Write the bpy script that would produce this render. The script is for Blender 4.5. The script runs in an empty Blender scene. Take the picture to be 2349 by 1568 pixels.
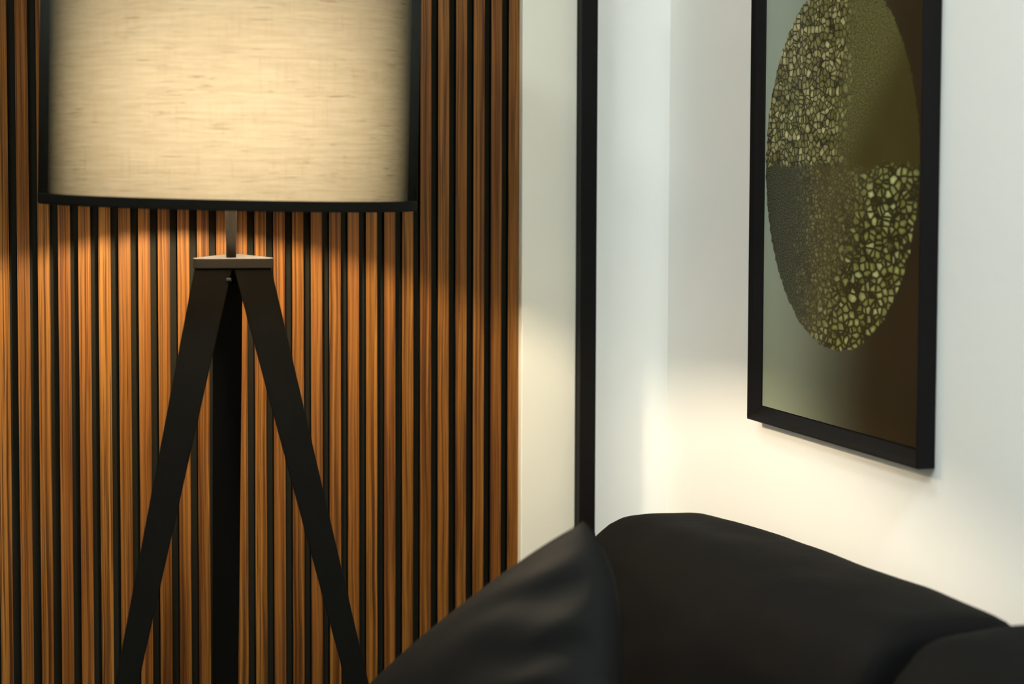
import bpy, bmesh, math, random
from mathutils import Vector, Matrix, noise

scene = bpy.context.scene
C = scene.collection
rad = math.radians

# ------------------------------------------------------------------ helpers
def obj(name, bm, mats, parent=None, smooth=False, bevel=0.0, segs=2):
    me = bpy.data.meshes.new(name)
    bmesh.ops.recalc_face_normals(bm, faces=bm.faces)
    bm.to_mesh(me); bm.free()
    for m in (mats if isinstance(mats, (list, tuple)) else [mats]):
        me.materials.append(m)
    if smooth:
        for p in me.polygons: p.use_smooth = True
    o = bpy.data.objects.new(name, me)
    C.objects.link(o)
    if parent is not None:
        o.parent = parent
        o.matrix_parent_inverse = Matrix.Translation(parent.location).inverted()
    if bevel:
        b = o.modifiers.new('bevel', 'BEVEL'); b.width = bevel; b.segments = segs
        b.limit_method = 'ANGLE'; b.angle_limit = rad(40)
    return o

def thing(name, label, cat, loc, group=None):
    o = bpy.data.objects.new(name, None); C.objects.link(o)
    o.location = loc; o.empty_display_size = .05
    o['label'] = label; o['category'] = cat
    if group: o['group'] = group
    return o

def box(bm, x0, x1, y0, y1, z0, z1, mi=0):
    v = [bm.verts.new((x, y, z)) for x in (x0, x1) for y in (y0, y1) for z in (z0, z1)]
    fs = [(0,1,3,2),(4,6,7,5),(0,4,5,1),(2,3,7,6),(0,2,6,4),(1,5,7,3)]
    out = []
    for f in fs:
        face = bm.faces.new([v[i] for i in f]); face.material_index = mi; out.append(face)
    return out

def lathe(bm, prof, cx, cy, n=96, closed=False):
    rings = []
    for r, z in prof:
        rings.append([bm.verts.new((cx + r*math.cos(2*math.pi*k/n), cy + r*math.sin(2*math.pi*k/n), z)) for k in range(n)])
    m = len(rings)
    for i in range(m if closed else m-1):
        a, b = rings[i], rings[(i+1) % m]
        for k in range(n):
            bm.faces.new((a[k], a[(k+1)%n], b[(k+1)%n], b[k]))
    if not closed:
        for rg, r in ((rings[0], prof[0][0]), (rings[-1], prof[-1][0])):
            pass
    return rings

def cap(bm, ring): bm.faces.new(ring)

def tube(bm, p0, p1, r0, r1=None, n=20):
    r1 = r0 if r1 is None else r1
    p0, p1 = Vector(p0), Vector(p1)
    d = (p1-p0).normalized()
    a = d.orthogonal().normalized(); b = d.cross(a)
    A = [bm.verts.new(p0 + (a*math.cos(2*math.pi*k/n)+b*math.sin(2*math.pi*k/n))*r0) for k in range(n)]
    B = [bm.verts.new(p1 + (a*math.cos(2*math.pi*k/n)+b*math.sin(2*math.pi*k/n))*r1) for k in range(n)]
    for k in range(n): bm.faces.new((A[k], A[(k+1)%n], B[(k+1)%n], B[k]))
    bm.faces.new(A); bm.faces.new(B)

# ------------------------------------------------------------------ material helpers
class NT:
    def __init__(s, name):
        s.m = bpy.data.materials.new(name); s.m.use_nodes = True
        s.t = s.m.node_tree; s.t.nodes.clear()
        s.out = s.t.nodes.new('ShaderNodeOutputMaterial')
    def n(s, typ, **kw):
        nd = s.t.nodes.new(typ)
        for k, v in kw.items(): setattr(nd, k, v)
        return nd
    def put(s, sock, v):
        if isinstance(v, bpy.types.NodeSocket): s.t.links.new(v, sock)
        elif v is not None: sock.default_value = v
    def math(s, op, a, b=None, c=None, clamp=False):
        nd = s.n('ShaderNodeMath', operation=op, use_clamp=clamp)
        for i, v in enumerate((a, b, c)): s.put(nd.inputs[i], v)
        return nd.outputs[0]
    def mix(s, f, a, b, mode='MIX'):
        nd = s.n('ShaderNodeMix', data_type='RGBA', blend_type=mode)
        s.put(nd.inputs[0], f); s.put(nd.inputs[6], col(a)); s.put(nd.inputs[7], col(b))
        return nd.outputs[2]
    def smooth(s, v, lo, hi, a=0.0, b=1.0):
        nd = s.n('ShaderNodeMapRange', interpolation_type='SMOOTHSTEP')
        for i, x in enumerate((v, lo, hi, a, b)): s.put(nd.inputs[i], x)
        return nd.outputs[0]
    def coords(s, scale=(1,1,1), loc=(0,0,0)):
        tc = s.n('ShaderNodeTexCoord'); mp = s.n('ShaderNodeMapping')
        mp.inputs['Scale'].default_value = scale; mp.inputs['Location'].default_value = loc
        s.t.links.new(tc.outputs['Object'], mp.inputs[0])
        return mp.outputs[0]
    def noise(s, vec, scale, detail=3, rough=.5, dist=0.0):
        nd = s.n('ShaderNodeTexNoise')
        s.put(nd.inputs['Vector'], vec); nd.inputs['Scale'].default_value = scale
        nd.inputs['Detail'].default_value = detail; nd.inputs['Roughness'].default_value = rough
        nd.inputs['Distortion'].default_value = dist
        return nd.outputs[0]
    def bsdf(s, color, rough=.5, spec=.5, bump=None, bstr=.2, bdist=.002, **kw):
        b = s.n('ShaderNodeBsdfPrincipled')
        s.put(b.inputs['Base Color'], col(color)); s.put(b.inputs['Roughness'], rough)
        b.inputs['Specular IOR Level'].default_value = spec
        for k, v in kw.items(): s.put(b.inputs[k.replace('_', ' ')], v)
        if bump is not None:
            bp = s.n('ShaderNodeBump'); bp.inputs['Strength'].default_value = bstr; bp.inputs['Distance'].default_value = bdist
            s.put(bp.inputs['Height'], bump); s.t.links.new(bp.outputs[0], b.inputs['Normal'])
        s.t.links.new(b.outputs[0], s.out.inputs[0])
        return s.m

def col(c):
    return (*c, 1.0) if isinstance(c, tuple) and len(c) == 3 else c

def paint(name, c, rough=.6, spec=.3, amt=.03):
    s = NT(name)
    v = s.coords()
    k = s.noise(v, 2.5, 3)
    dark = tuple(x*(1-amt) for x in c)
    return s.bsdf(s.mix(k, dark, c), rough, spec, s.noise(v, 420, 2), .04, .001)

M = {}
M['wall'] = paint('white_wall_paint', (.835, .835, .80))
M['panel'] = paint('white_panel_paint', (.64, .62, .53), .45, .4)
M['ceiling'] = paint('ceiling_paint', (.82, .82, .80))
M['floor'] = paint('floor_finish', (.085, .078, .070), .4, .5, .2)
M['felt'] = NT('dark_felt'); M['felt'] = (lambda s: s.bsdf(s.mix(s.noise(s.coords(), 700, 2), (.0095, .0086, .0058), (.0175, .016, .011)), .95, .0))(M['felt'])
M['core'] = paint('black_slat_core', (.002, .0017, .0015), .9, .03, .3)
M['black_trim'] = (lambda s: s.bsdf(s.mix(s.noise(s.coords((60, 60, 1.2)), 6, 3), (.0023, .002, .0016), (.0042, .0037, .003)), .5, .12))(NT('black_metal_trim'))
M['frame'] = (lambda s: s.bsdf(s.mix(s.noise(s.coords(), 40, 3), (.0024, .002, .002), (.0040, .0034, .0034)), .5, .13))(NT('black_frame_lacquer'))
M['metal'] = (lambda s: s.bsdf(s.mix(s.noise(s.coords((1, 1, .2)), 120, 2), (.0125, .0108, .0085), (.0165, .0143, .0115)), .5, .14))(NT('dark_bronze_metal'))
M['band'] = (lambda s: s.bsdf(s.mix(s.noise(s.coords(), 500, 2), (.0045, .0038, .0028), (.008, .007, .0052)), .9, .05))(NT('black_band_cloth'))
M['legwood'] = (lambda s: s.bsdf(s.mix(s.noise(s.coords((1, 1, .06)), 180, 3), (.0036, .0032, .0024), (.0060, .0053, .0040)), .65, .03))(NT('black_stained_leg_wood'))

def wood():
    s = NT('oiled_wood_veneer')
    tc = s.n('ShaderNodeTexCoord'); sep = s.n('ShaderNodeSeparateXYZ')
    s.t.links.new(tc.outputs['Object'], sep.inputs[0])
    idx = s.math('FLOOR', s.math('DIVIDE', s.math('SUBTRACT', sep.outputs[0], .1884-.006), .03196))
    wn = s.n('ShaderNodeTexWhiteNoise', noise_dimensions='1D'); s.put(wn.inputs['W'], idx)
    rnd = wn.outputs['Value']
    comb = s.n('ShaderNodeCombineXYZ')
    # the grain runs up the slat and drifts sideways along its length
    wob = s.noise(s.coords((1, 1, 1)), 3.1, 2)
    s.put(comb.inputs[0], s.math('ADD', s.math('MULTIPLY', sep.outputs[0], 1.0), s.math('MULTIPLY', wob, .012)))
    s.put(comb.inputs[1], s.math('MULTIPLY', rnd, 37.0))
    s.put(comb.inputs[2], s.math('MULTIPLY', sep.outputs[2], .0045))
    streak = s.noise(comb.outputs[0], 230, 4, .6, .35)
    comb2 = s.n('ShaderNodeCombineXYZ')
    s.put(comb2.inputs[0], s.math('ADD', sep.outputs[0], s.math('MULTIPLY', wob, .006))); s.put(comb2.inputs[1], s.math('MULTIPLY', rnd, 11.0))
    s.put(comb2.inputs[2], s.math('MULTIPLY', sep.outputs[2], .0065))
    pore = s.noise(comb2.outputs[0], 520, 3, .6)
    patch = s.noise(s.coords((1, 1, .12)), 11, 3)
    ramp = s.n('ShaderNodeValToRGB'); s.put(ramp.inputs[0], streak)
    e = ramp.color_ramp.elements
    e[0].position = .36; e[0].color = (.038, .0122, .0013, 1)
    e[1].position = .62; e[1].color = (.225, .094, .0165, 1)
    m1 = e.new(.44); m1.color = (.114, .042, .0050, 1)
    m2 = e.new(.52); m2.color = (.166, .065, .0092, 1)
    c = s.mix(s.smooth(pore, .50, .62, 0, .85), ramp.outputs[0], (.036, .0115, .0022))
    c = s.mix(s.math('MULTIPLY', rnd, .35), c, (.120, .036, .0085))
    hs = s.n('ShaderNodeHueSaturation'); s.put(hs.inputs['Color'], c)
    s.put(hs.inputs['Value'], s.math('ADD', .74, s.math('MULTIPLY', patch, .36)))
    return s.bsdf(hs.outputs[0], .48, .15, streak, .25, .0006)
M['wood'] = wood()

def linen():
    s = NT('cream_linen_shade')
    tc = s.n('ShaderNodeTexCoord'); sep = s.n('ShaderNodeSeparateXYZ')
    s.t.links.new(tc.outputs['Object'], sep.inputs[0])
    ang = s.math('ARCTAN2', s.math('SUBTRACT', sep.outputs[1], -.393), s.math('SUBTRACT', sep.outputs[0], .467))
    arc = s.math('MULTIPLY', ang, .258)
    def uv(ku, kv):
        cb = s.n('ShaderNodeCombineXYZ')
        s.put(cb.inputs[0], s.math('MULTIPLY', arc, ku)); s.put(cb.inputs[1], s.math('MULTIPLY', sep.outputs[2], kv))
        return cb.outputs[0]
    slub = s.noise(uv(.05, 1), 330, 5, .68)       # long horizontal slubs
    warp = s.noise(uv(1, .05), 330, 3, .6)        # finer uprights
    fleck = s.noise(uv(.09, 1), 170, 5, .75)
    area = s.noise(uv(1, 1.4), 9, 3, .6)
    grain = s.noise(uv(1, 1), 900, 2, .6)
    wide = s.noise(uv(.06, 1), 130, 4, .7)
    slub = s.math('ADD', s.math('MULTIPLY', s.smooth(slub, .34, .66), .6), s.math('MULTIPLY', s.smooth(wide, .34, .66), .4))
    base = s.mix(slub, (.60, .525, .40), (.78, .715, .59))
    base = s.mix(s.math('MULTIPLY', s.smooth(warp, .52, .70), .20), base, (.36, .28, .175))
    fl = s.math('MULTIPLY', s.smooth(fleck, .56, .70), s.smooth(area, .40, .66))
    base = s.mix(s.math('MULTIPLY', fl, .95), base, (.20, .135, .07))
    scr = s.noise(uv(.035, 1), 520, 2, .5)
    base = s.mix(s.math('MULTIPLY', s.math('MULTIPLY', s.smooth(scr, .62, .70), s.smooth(s.noise(uv(1, 2), 14, 2), .45, .6)), .8), base, (.24, .16, .085))
    base = s.mix(s.math('MULTIPLY', s.smooth(grain, .5, .75), .22), base, (.36, .27, .16))
    d = s.n('ShaderNodeBsdfDiffuse'); tr = s.n('ShaderNodeBsdfTranslucent')
    s.put(d.inputs[0], base); s.put(tr.inputs[0], base)
    mx = s.n('ShaderNodeMixShader'); mx.inputs[0].default_value = .29
    s.t.links.new(d.outputs[0], mx.inputs[1]); s.t.links.new(tr.outputs[0], mx.inputs[2])
    s.t.links.new(mx.outputs[0], s.out.inputs[0])
    return s.m
M['linen'] = linen()

def gauze():
    # sheer black organza: a thin layer that swallows light along the way through it
    s = NT('sheer_black_organza')
    tr = s.n('ShaderNodeBsdfTransparent'); tr.inputs[0].default_value = (1, 1, 1, 1)
    d = s.n('ShaderNodeBsdfDiffuse'); d.inputs[0].default_value = (.20, .20, .17, 1)
    mx = s.n('ShaderNodeMixShader'); mx.inputs[0].default_value = .12
    s.t.links.new(tr.outputs[0], mx.inputs[1]); s.t.links.new(d.outputs[0], mx.inputs[2])
    s.t.links.new(mx.outputs[0], s.out.inputs[0])
    va = s.n('ShaderNodeVolumeAbsorption')
    va.inputs['Color'].default_value = (.035, .045, .0, 1); va.inputs['Density'].default_value = 100
    s.t.links.new(va.outputs[0], s.out.inputs['Volume'])
    return s.m
M['gauze'] = gauze()

def bulb_mat():
    s = NT('warm_bulb_glow')
    e = s.n('ShaderNodeEmission'); e.inputs[0].default_value = (1.0, .83, .61, 1); e.inputs[1].default_value = 1240
    s.t.links.new(e.outputs[0], s.out.inputs[0]); return s.m
M['bulb'] = bulb_mat()

def upholstery(name, a, b, rough, sheen=.0, spec=.04):
    s = NT(name)
    v = s.coords()
    big = s.noise(v, 5, 4); fine = s.noise(v, 900, 2)
    return s.bsdf(s.mix(big, a, b), rough, spec, s.math('ADD', s.noise(v, 22, 4), s.math('MULTIPLY', fine, .08)), .18, .006,
                  Sheen_Weight=sheen, Sheen_Roughness=.5)
M['sofa'] = upholstery('black_sofa_fabric', (.0024, .0028, .0031), (.0068, .0061, .0052), .75, .0)
M['pillow'] = upholstery('black_pillow_fabric', (.0048, .0050, .0050), (.0085, .0081, .0073), .64, .0, .04)

def print_mat():
    s = NT('pebbled_disc_print')
    tc = s.n('ShaderNodeTexCoord'); sep = s.n('ShaderNodeSeparateXYZ')
    s.t.links.new(tc.outputs['Object'], sep.inputs[0])
    h = s.math('SUBTRACT', -.642, sep.outputs[1])     # right across the sheet
    w = s.math('SUBTRACT', sep.outputs[2], 1.304)     # up the sheet
    base_v = s.n('ShaderNodeCombineXYZ'); s.put(base_v.inputs[0], s.math('MULTIPLY', h, .66)); s.put(base_v.inputs[1], w)
    wv = s.n('ShaderNodeTexNoise'); s.put(wv.inputs['Vector'], base_v.outputs[0]); wv.inputs['Scale'].default_value = 30
    off = s.n('ShaderNodeVectorMath', operation='MULTIPLY_ADD')
    s.put(off.inputs[0], wv.outputs['Color']); off.inputs[1].default_value = (.008, .008, 0); s.put(off.inputs[2], base_v.outputs[0])
    V = off.outputs[0]
    tall = s.n('ShaderNodeVectorMath', operation='MULTIPLY'); s.put(tall.inputs[0], V); tall.inputs[1].default_value = (1.32, 1, 1)
    VT = tall.outputs[0]
    wig = s.math('MULTIPLY', s.math('SUBTRACT', s.noise(base_v.outputs[0], 25, 4, .6), .5), .085)
    def cells(scale, V, rnd=.8):
        d = s.n('ShaderNodeTexVoronoi', feature='DISTANCE_TO_EDGE'); s.put(d.inputs['Vector'], V); d.inputs['Scale'].default_value = scale; d.inputs['Randomness'].default_value = rnd
        f = s.n('ShaderNodeTexVoronoi', feature='F1'); s.put(f.inputs['Vector'], V); f.inputs['Scale'].default_value = scale; f.inputs['Randomness'].default_value = rnd
        sp = s.n('ShaderNodeSeparateColor'); s.t.links.new(f.outputs['Color'], sp.inputs[0])
        return d.outputs['Distance'], f.outputs['Distance'], sp.outputs[0]
    def pebbles(scale, dark, mid, light, g0=.03, g1=.16, V=V):
        d, f1, rn = cells(scale, V)
        lit = s.mix(s.math('POWER', rn, 2.2), mid, light)
        body = s.math('MULTIPLY', s.smooth(d, g0, g1), s.smooth(f1, 1.0, .55))
        crown = s.math('MULTIPLY', s.smooth(d, g1, .36), s.smooth(f1, .60, .15))
        shaded = s.mix(crown, s.mix(.42, lit, dark), lit)
        return s.mix(body, dark, shaded)
    dark = (.028, .022, .004)
    P1 = pebbles(100, (.016, .014, .002), (.185, .175, .045), (.66, .60, .29), .01, .13, VT)
    P2 = pebbles(96, (.028, .021, .003), (.26, .27, .06), (.60, .62, .27), .05, .23)
    fine = s.noise(V, 420, 3, .7); mot = s.noise(base_v.outputs[0], 14, 4, .6)
    FT = s.mix(s.smooth(fine, .40, .64), (.040, .036, .008), (.20, .195, .065))
    FT = s.mix(s.math('MULTIPLY', mot, .6), FT, (.085, .078, .022))
    dk = s.mix(mot, (.046, .034, .005), (.068, .053, .011))
    gv = s.noise(V, 520, 3, .7)
    BLc = s.mix(s.smooth(gv, .42, .60), (.008, .009, .004), (.080, .082, .038))
    hw = s.math('ADD', h, wig); ww = s.math('ADD', w, wig)
    # upper half: pebbles at the left, fine texture fading to plain olive at the right
    up = s.mix(s.smooth(s.math('ADD', hw, s.math('MULTIPLY', s.math('SUBTRACT', .25, w), .14)), .005, .075), P1, FT)
    up = s.mix(s.smooth(s.math('ADD', s.math('MULTIPLY', hw, 1.0), s.math('MULTIPLY', s.math('SUBTRACT', .13, ww), .9)), .08, .20), up, dk)
    # lower half: dark grain at the left turning into pebbles to the right and down
    P3 = pebbles(150, (.030, .024, .005), (.17, .155, .050), (.36, .33, .14), .01, .19)
    lo_mask = s.smooth(s.math('ADD', hw, s.math('MULTIPLY', s.math('MULTIPLY', w, -1), .55)), .0, .16)
    lo = s.mix(lo_mask, s.mix(s.smooth(hw, -.16, -.02), BLc, P3), P2)
    low_mid = s.smooth(hw, -.12, -.02)
    lo = s.mix(s.math('MULTIPLY', s.math('MULTIPLY', low_mid, s.math('SUBTRACT', 1.0, lo_mask)), .5), lo, (.105, .085, .030))
    disc_c = s.mix(s.smooth(s.math('ADD', w, s.math('MULTIPLY', wig, .55)), -.008, .004), lo, up)
    # ground of the sheet
    t = s.smooth(s.math('ADD', h, s.math('MULTIPLY', w, -.10)), -.27, .16)
    gr = s.mix(t, (.31, .37, .30), (.027, .0165, .004))
    gr = s.mix(s.math('MULTIPLY', s.smooth(w, .0, -.38), .55), gr, s.mix(t, (.21, .225, .125), (.022, .0135, .003)))
    rr = s.math('ADD', s.math('POWER', s.math('DIVIDE', h, .231), 2), s.math('POWER', s.math('DIVIDE', w, .276), 2))
    edge = s.math('ADD', s.math('SQRT', rr), s.math('MULTIPLY', s.math('SUBTRACT', s.noise(V, 90, 2), .5), .05))
    c = s.mix(s.smooth(edge, .992, 1.004), disc_c, gr)
    return s.bsdf(c, .6, .15, None, Coat_Weight=.3, Coat_Roughness=.16, Coat_IOR=1.5)
M['print'] = print_mat()

# ------------------------------------------------------------------ the room
XW = 1.3319
def struct(name, bm, m):
    o = obj(name, bm, m); o['kind'] = 'structure'; return o
def wallbox(name, *a, m='wall'):
    bm = bmesh.new(); box(bm, *a); return struct(name, bm, M[m])
wallbox('wall_back', -2.5, XW+.12, 0, .12, 0, 2.7)
wallbox('wall_right', XW, XW+.12, -5.2, 0, 0, 2.7)
wallbox('wall_left', -2.62, -2.5, -5.2, .12, 0, 2.7)
wallbox('wall_front', -2.5, XW+.12, -5.32, -5.2, 0, 2.7)
wallbox('floor', -2.62, XW+.12, -5.32, .12, -.1, 0, m='floor')
wallbox('ceiling', -2.62, XW+.12, -5.32, .12, 2.7, 2.8, m='ceiling')

# black upright trim standing proud of the back wall
bm = bmesh.new(); box(bm, 1.1405, 1.1705, -.056, 0, 0, 2.7)
o = obj('trim_1', bm, M['black_trim'], bevel=.0012); o['kind'] = 'structure'
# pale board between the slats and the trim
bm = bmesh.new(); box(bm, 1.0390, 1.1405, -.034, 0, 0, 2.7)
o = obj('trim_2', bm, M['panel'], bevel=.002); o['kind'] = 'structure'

# ------------------------------------------------------------------ slatted wall panel
panel = thing('slatted_wall_panel', 'brown wooden slatted panel with black gaps covering the wall behind the floor lamp', 'wall panel', (.3, -.01, 0))
N0 = -40
bm = bmesh.new(); box(bm, .1884+N0*.03196-.004, 1.0388, -.006, -.0005, 0, 2.7)
obj('felt_backing', bm, M['felt'], panel)
bm = bmesh.new()
for n in range(N0, 27):
    x = .1884 + n*.03196
    f = box(bm, x, x+.0194, -.0178, -.0060, .0005, 2.6995, 1)
    f[2].material_index = 0      # the veneered face towards the room
bmesh.ops.recalc_face_normals(bm, faces=bm.faces)
for f in bm.faces: f.material_index = 0 if f.normal.y < -.5 else 1
obj('slats', bm, [M['wood'], M['core']], panel)

# ------------------------------------------------------------------ tripod floor lamp
LX, LY = .467, -.393
R = .2715; ZB = 1.2395; ZT = 1.665
lamp = thing('floor_lamp', 'black tripod floor lamp with a large glowing cream drum shade', 'floor lamp', (LX, LY, 0))
fwd = Vector((math.sin(rad(9.9)), math.cos(rad(9.9)), 0)); side = Vector((fwd.y, -fwd.x, 0))
tilt = Matrix.Translation((LX, LY, ZB)) @ Matrix.Rotation(rad(1.2), 4, fwd) @ Matrix.Translation((-LX, -LY, -ZB))
def tilted(bm): bmesh.ops.transform(bm, matrix=tilt, verts=bm.verts)
SX, SY = LX - .001*side.x, LY - .001*side.y

bm = bmesh.new(); lathe(bm, [(.2580, ZB+.010), (.2580, ZT-.010)], SX, SY, 128); tilted(bm)
shade = obj('lamp_shade', bm, M['linen'], lamp, smooth=True); shade['label'] = 'glowing cream fabric drum shade'
bm = bmesh.new(); lathe(bm, [(.2592, ZB+.012), (R, ZB+.012), (R, ZT-.012), (.2592, ZT-.012)], SX, SY, 128, closed=True); tilted(bm)
g = obj('sheer_cover', bm, M['gauze'], lamp); g['label'] = 'sheer black outer cover of the shade'
for p in g.data.polygons:
    p.use_smooth = abs(p.normal.z) < .5
for z0 in (ZB, ZT-.0145):
    bm = bmesh.new(); lathe(bm, [(.2570, z0), (R-.0004, z0), (R+.0003, z0+.003), (R+.0003, z0+.0125), (R-.0002, z0+.0142), (.2570, z0+.0142)], SX, SY, 128, closed=True); tilted(bm)
    o = obj('shade_rim', bm, M['band'], lamp, bevel=0); o['label'] = 'dark band around the edge of the shade'

# spider that carries the shade, socket and bulb
ZH = ZB + .128
bm = bmesh.new()
for k in range(3):
    a = rad(70 + 120*k)
    tube(bm, (LX+.014*math.cos(a), LY+.014*math.sin(a), ZB+.062), (SX+(.2577)*math.cos(a), SY+(.2577)*math.sin(a), ZB+.012), .0013, n=8)
obj('shade_carrier', bm, M['metal'], lamp)
bm = bmesh.new()
r_ = lathe(bm, [(.008, ZB+.04), (.017, ZB+.045), (.017, ZB+.088), (.014, ZB+.094)], LX, LY, 32); cap(bm, r_[0]); cap(bm, r_[-1])
obj('bulb_socket', bm, M['metal'], lamp, smooth=False)
bm = bmesh.new()
prof = [(.012, ZB+.095), (.0135, ZB+.102)]
for i in range(1, 15):
    t = math.pi*(.80 - .80*i/14.0)
    prof.append((max(.0008, .030*math.sin(t)), ZH + .030*math.cos(t)))
r_ = lathe(bm, prof, LX, LY, 32); cap(bm, r_[0]); cap(bm, r_[-1])
obj('bulb', bm, M['bulb'], lamp, smooth=True)

# stem and plate
ZP = 1.1500; TP = .0155
bm = bmesh.new()
r_ = lathe(bm, [(.0072, ZP+TP-.001), (.0074, ZP+TP+.02), (.0086, ZB+.006), (.0086, ZB+.042)], LX, LY, 32); cap(bm, r_[0]); cap(bm, r_[-1])
obj('stem', bm, M['metal'], lamp, smooth=True)
bm = bmesh.new()                      # three-cornered plate, its flat edge to the room
fc = Vector((LX, LY, 0))
def P2(a, b): return fc + side*(a+.003) + fwd*b
hw = .0565
outline = [(-hw+.002, -.026), (hw-.002, -.026), (hw, -.024), (hw+.0015, -.016), (.014, .092), (.007, .097), (-.007, .097), (-.014, .092), (-hw-.0015, -.016), (-hw, -.024)]
top = [bm.verts.new(P2(a, b)+Vector((0, 0, ZP+TP))) for a, b in outline]
bot = [bm.verts.new(P2(a, b)+Vector((0, 0, ZP))) for a, b in outline]
bm.faces.new(top); bm.faces.new(bot[::-1])
for i in range(len(top)):
    j = (i+1) % len(top); bm.faces.new((top[i], bot[i], bot[j], top[j]))
obj('mounting_plate', bm, M['metal'], lamp, bevel=.0018, segs=3)

def board(bm, c0, c1, w0, w1, widthdir, thickdir, th):
    vs = []
    for c, w in ((c0, w0), (c1, w1)):
        for sw, st in ((-1, -1), (1, -1), (1, 1), (-1, 1)):
            vs.append(bm.verts.new(c + widthdir*(sw*w*.5) + thickdir*(st*th*.5)))
    for f in ((0,1,2,3), (7,6,5,4), (0,4,5,1), (1,5,6,2), (2,6,7,3), (3,7,4,0)):
        bm.faces.new([vs[i] for i in f])
UP = Vector((0, 0, 1))
for sgn, a0, a1 in ((-1, -.0285, -.272), (1, .0275, .310)):
    bm = bmesh.new()
    c0 = P2(a0, -.012) + UP*(ZP+.0)
    c1 = P2(a1, -.150)
    board(bm, c0, c1, .054, .012, side, fwd, .020)
    lg = obj('leg', bm, M['legwood'], lamp, bevel=.0015)
    if sgn < 0:
        bm = bmesh.new()
        q = c0.lerp(c1, .014) + side*.0225 - fwd*.0095
        tube(bm, q, q + side*.006 - fwd*.002, .0035, .0028, 12)
        o = obj('bolt', bm, M['metal'], lg)
        o.parent = lg; o.matrix_parent_inverse = lg.matrix_world.inverted()
bm = bmesh.new()
board(bm, P2(-.008, .050)+UP*ZP, P2(-.020, .205), .044, .036, side, fwd, .020)
obj('leg', bm, M['legwood'], lamp, bevel=.0015)

# ------------------------------------------------------------------ framed picture on the right wall
pic = thing('framed_picture', 'black framed picture of a pebbled olive green disc hanging on the white right wall', 'picture', (XW, -.642, .893))
Y0, Y1, Z0, Z1 = -.384, -.904, .893, 1.715
XF = XW - .028; XA = XW - .012
def rect(x, y0, y1, z0, z1): return [(x, y0, z0), (x, y1, z0), (x, y1, z1), (x, y0, z1)]
bm = bmesh.new()
lip, bv = .003, .0235
loops = [rect(XW-.0008, Y0, Y1, Z0, Z1), rect(XF+.0015, Y0, Y1, Z0, Z1),
         rect(XF, Y0-.0012, Y1+.0012, Z0+.0012, Z1-.0012),
         rect(XF, Y0-lip, Y1+lip, Z0+lip, Z1-lip),
         rect(XF+.004, Y0-.010, Y1+.010, Z0+.010, Z1-.010),
         rect(XA-.002, Y0-bv+.001, Y1+bv-.001, Z0+bv-.001, Z1-bv+.001),
         rect(XA+.002, Y0-bv, Y1+bv, Z0+bv, Z1-bv), rect(XW-.0008, Y0-bv, Y1+bv, Z0+bv, Z1-bv)]
L = [[bm.verts.new(p) for p in lp] for lp in loops]
for i in range(len(L)):
    a, b = L[i], L[(i+1) % len(L)]
    for k in range(4): bm.faces.new((a[k], a[(k+1)%4], b[(k+1)%4], b[k]))
obj('frame', bm, M['frame'], pic)
bm = bmesh.new(); box(bm, XA, XA+.004, Y1+bv-.0005+.001, Y0-bv-.0005, Z0+bv+.0005, Z1-bv-.0005)
obj('art_print', bm, M['print'], pic)

# ------------------------------------------------------------------ sofa along the right wall
def superbox(cx, cy, cz, lx, ly, lz, n=5.0, res=28, warp=None, na=None):
    na = na or n
    bm = bmesh.new(); verts = {}
    def V(p):
        key = tuple(round(c, 5) for c in p)
        if key not in verts:
            q = [math.copysign(abs(math.tan(c*math.pi/4)), c) for c in p]
            s = ((abs(q[0])**na + abs(q[2])**na)**(n/na) + abs(q[1])**n)**(1/n)
            q = Vector(q)/s
            w = Vector((q.x*lx/2, q.y*ly/2, q.z*lz/2))
            if warp: w = warp(w, q)
            verts[key] = bm.verts.new(w + Vector((cx, cy, cz)))
        return verts[key]
    for ax in range(3):
        for sg in (-1, 1):
            for i in range(res):
                for j in range(res):
                    f = []
                    for di, dj in ((0,0), (1,0), (1,1), (0,1)):
                        a = -1 + 2*(i+di)/res; b = -1 + 2*(j+dj)/res
                        p = [0,0,0]; p[ax] = sg; p[(ax+1)%3] = a; p[(ax+2)%3] = b
                        f.append(V(p))
                    bm.faces.new(f)
    return bm

sofa = thing('sofa', 'black upholstered sofa with puffy back cushions standing along the right wall below the framed picture', 'sofa', (.93, -1.3, 0))
SF0, SF1 = -.285, -2.62      # far and near ends
bm = bmesh.new(); box(bm, .50, 1.318, SF1, SF0, .055, .19)
obj('base_frame', bm, M['sofa'], sofa, bevel=.02, segs=3)
bm = bmesh.new(); box(bm, 1.262, 1.322, SF1, SF0, .19, .42)
obj('back_frame', bm, M['sofa'], sofa, bevel=.025, segs=4)
for x in (.56, 1.26):
    for y in (SF0-.08, SF1+.08):
        bm = bmesh.new(); tube(bm, (x, y, 0), (x, y, .056), .016, .022, 20)
        obj('leg', bm, M['metal'], sofa)
CL = [(-.285, -1.205), (-1.212, -1.902), (-1.909, -2.62)]
for a, b in CL:
    bm = superbox(.79, (a+b)/2, .262, .60, abs(b-a)-.004, .145, 7, 20)
    obj('seat_cushion', bm, M['sofa'], sofa, smooth=True)
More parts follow.
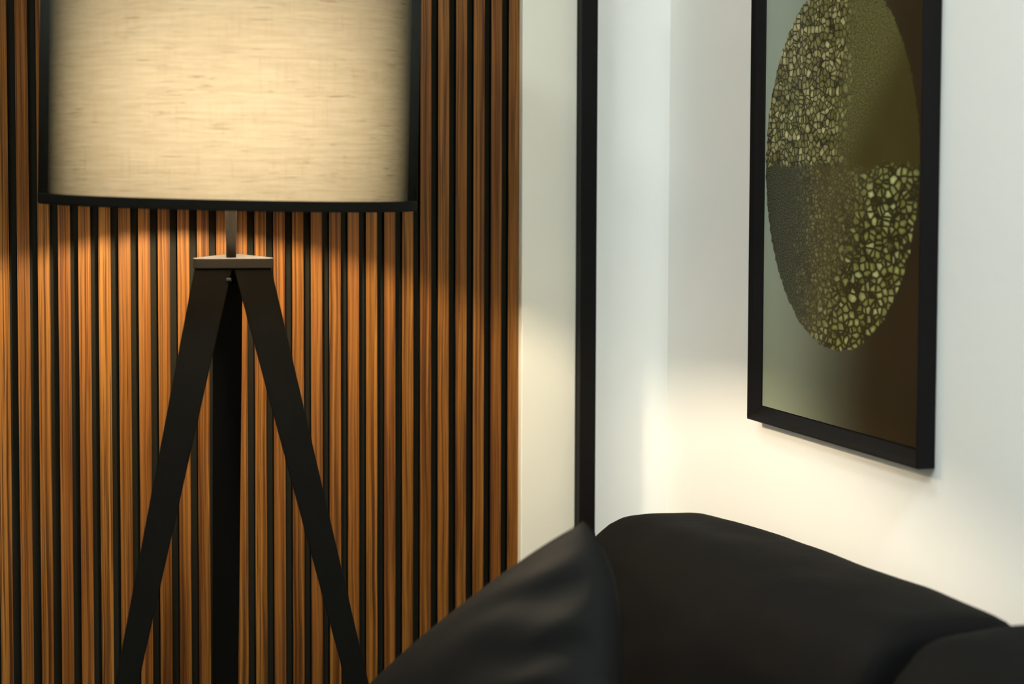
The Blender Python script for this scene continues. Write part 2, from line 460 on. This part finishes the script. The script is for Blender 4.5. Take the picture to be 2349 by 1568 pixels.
def back_cushion(a, b, seed, top, n=20, dx=0.0, tip=0.0):
    z0 = .325; h = top - z0
    def warp(w, q):
        t = (w.z + h/2)/h                       # 0 at the seat, 1 at the top
        w.x += .078*t + .012*math.sin(q.y*2.2+seed)*t    # leans back
        w.x -= .018*(1-q.y*q.y)*(1-abs(2*t-1))*(1 if q.x < 0 else 0)
        d = noise.noise(Vector((w.x*5, w.y*5+seed, w.z*7)))*.006 + noise.noise(Vector((w.x*14, w.y*9+seed, w.z*22)))*.003
        w.z -= tip*q.y*t
        return w + Vector((q.x, q.y, q.z))*d
    bm = superbox(1.110+dx, (a+b)/2, z0+h/2, .27, abs(b-a), h, n, 52, warp, 3.6)
    return obj('back_cushion', bm, M['sofa'], sofa, smooth=True)
back_cushion(-.292, -1.206, 1.3, .753, 22, 0, .016)
back_cushion(-1.214, -1.900, 4.1, .784, 9, .012)
back_cushion(-1.912, -2.61, 7.7, .75)

# ------------------------------------------------------------------ throw pillow propped on the sofa
Pk = Vector((.7990, -.9660, .8655))
e1 = Vector((-.459, .6339, -.6224)); e2 = Vector((-.0412, -.7107, -.7023)); nn = Vector((-.8876, -.2967, .3524))
def pillow_mesh():
    bm = bmesh.new(); N = 80
    A, B, D, E_ = Pk, Pk+e1*.49, Pk+e2*.43, Pk+(e1+e2)*.385
    grid = {}
    def pt(i, j, sgn):
        u, v = i/N, j/N
        p = A*(1-u)*(1-v) + B*u*(1-v) + D*v*(1-u) + E_*u*v
        U, W = 2*u-1, 2*v-1
        rc = max(0, 1-u/.16)*max(0, 1-v/.16)
        p += (e1+e2)*(.001*rc*rc) + (-e1)*((.021*math.sin(math.pi*min(1, v/.5)**.8) - .062*v*v)*(1-u)**2) - e2*(.008*math.sin(math.pi*u)*(1-v)**2)
        prof = max(0, (1-U**4)*(1-W**4))**.55
        th = .070*prof*(1-.25*(U*U+W*W)/2)
        # gathered folds running in from the right-hand edge
        fold = 0.0
        f = math.exp(-u/.22)*min(1, u/.05)*min(1, v/.22)*prof
        fold += .0095*f*math.sin(v*44 + 7*u + 1.7*math.sin(v*9) + 2.0*noise.noise(Vector((u*4, v*5, 7))))
        fold += .004*f*math.sin(v*23 - 9*u)
        fold += .0045*prof*noise.noise(Vector((u*3.2, v*3.2, 2.0)))
        return p + nn*(sgn*th + (fold if sgn > 0 else fold*.3))
    for sgn in (1, -1):
        for i in range(N+1):
            for j in range(N+1):
                edge = i in (0, N) or j in (0, N)
                if edge and sgn < 0: grid[(i, j, -1)] = grid[(i, j, 1)]
                else: grid[(i, j, sgn)] = bm.verts.new(pt(i, j, sgn))
        for i in range(N):
            for j in range(N):
                q = [grid[(i, j, sgn)], grid[(i+1, j, sgn)], grid[(i+1, j+1, sgn)], grid[(i, j+1, sgn)]]
                bm.faces.new(q if sgn > 0 else q[::-1])
    return bm
pil = obj('throw_pillow', pillow_mesh(), M['pillow'], smooth=True)
pil['label'] = 'black throw pillow with creased right edge propped in front of the sofa back cushion'
pil['category'] = 'pillow'

# ------------------------------------------------------------------ light of the room, plus an added fill
def area(name, loc, size, power, color, rot=(0, 0, 0)):
    l = bpy.data.lights.new(name, 'AREA'); l.shape = 'DISK'; l.size = size; l.energy = power; l.color = color
    o = bpy.data.objects.new(name, l); C.objects.link(o); o.location = loc; o.rotation_euler = rot
    return o
cool = (.885, .985, .985)
area('unseen_ceiling_light', (1.05, -2.7, 2.69), .5, 72, cool)
area('unseen_ceiling_light', (-.75, -1.9, 2.69), .6, 40, cool)
area('unseen_ceiling_light', (.10, -.70, 2.69), .4, 11, cool)  # added fill lamp, lifts the right wall between corner and picture
w = bpy.data.worlds.new('world'); scene.world = w; w.use_nodes = True
w.node_tree.nodes['Background'].inputs[0].default_value = (.5, .55, .5, 1)
w.node_tree.nodes['Background'].inputs[1].default_value = .05

# ------------------------------------------------------------------ camera
cd = bpy.data.cameras.new('camera'); cam = bpy.data.objects.new('camera', cd); C.objects.link(cam)
YAW, PITCH, ROLL = rad(18.7), .0545, .0035
f = Vector((math.sin(YAW)*math.cos(PITCH), math.cos(YAW)*math.cos(PITCH), -math.sin(PITCH)))
r0 = Vector((math.cos(YAW), -math.sin(YAW), 0)); u0 = r0.cross(f)
r = r0*math.cos(ROLL) + u0*math.sin(ROLL); u = u0*math.cos(ROLL) - r0*math.sin(ROLL)
m = Matrix.Identity(4)
for i in range(3):
    m[i][0] = r[i]; m[i][1] = u[i]; m[i][2] = -f[i]
m.translation = (0, -3.05, 1.30)
cam.matrix_world = m
cd.sensor_width = 36; cd.lens = 64.37; cd.shift_y = -(784-609)/2349
cd.clip_start = .05
cd.dof.use_dof = True; cd.dof.focus_distance = 2.86; cd.dof.aperture_fstop = 2.8
scene.camera = cam

scene.cycles.use_denoising = True
scene.cycles.max_bounces = 10; scene.cycles.diffuse_bounces = 6; scene.cycles.transparent_max_bounces = 16
scene.cycles.caustics_reflective = False; scene.cycles.caustics_refractive = False
vs = scene.view_settings
vs.view_transform = 'Standard'; vs.look = 'None'; vs.exposure = 0; vs.gamma = 1; vs.use_curve_mapping = False
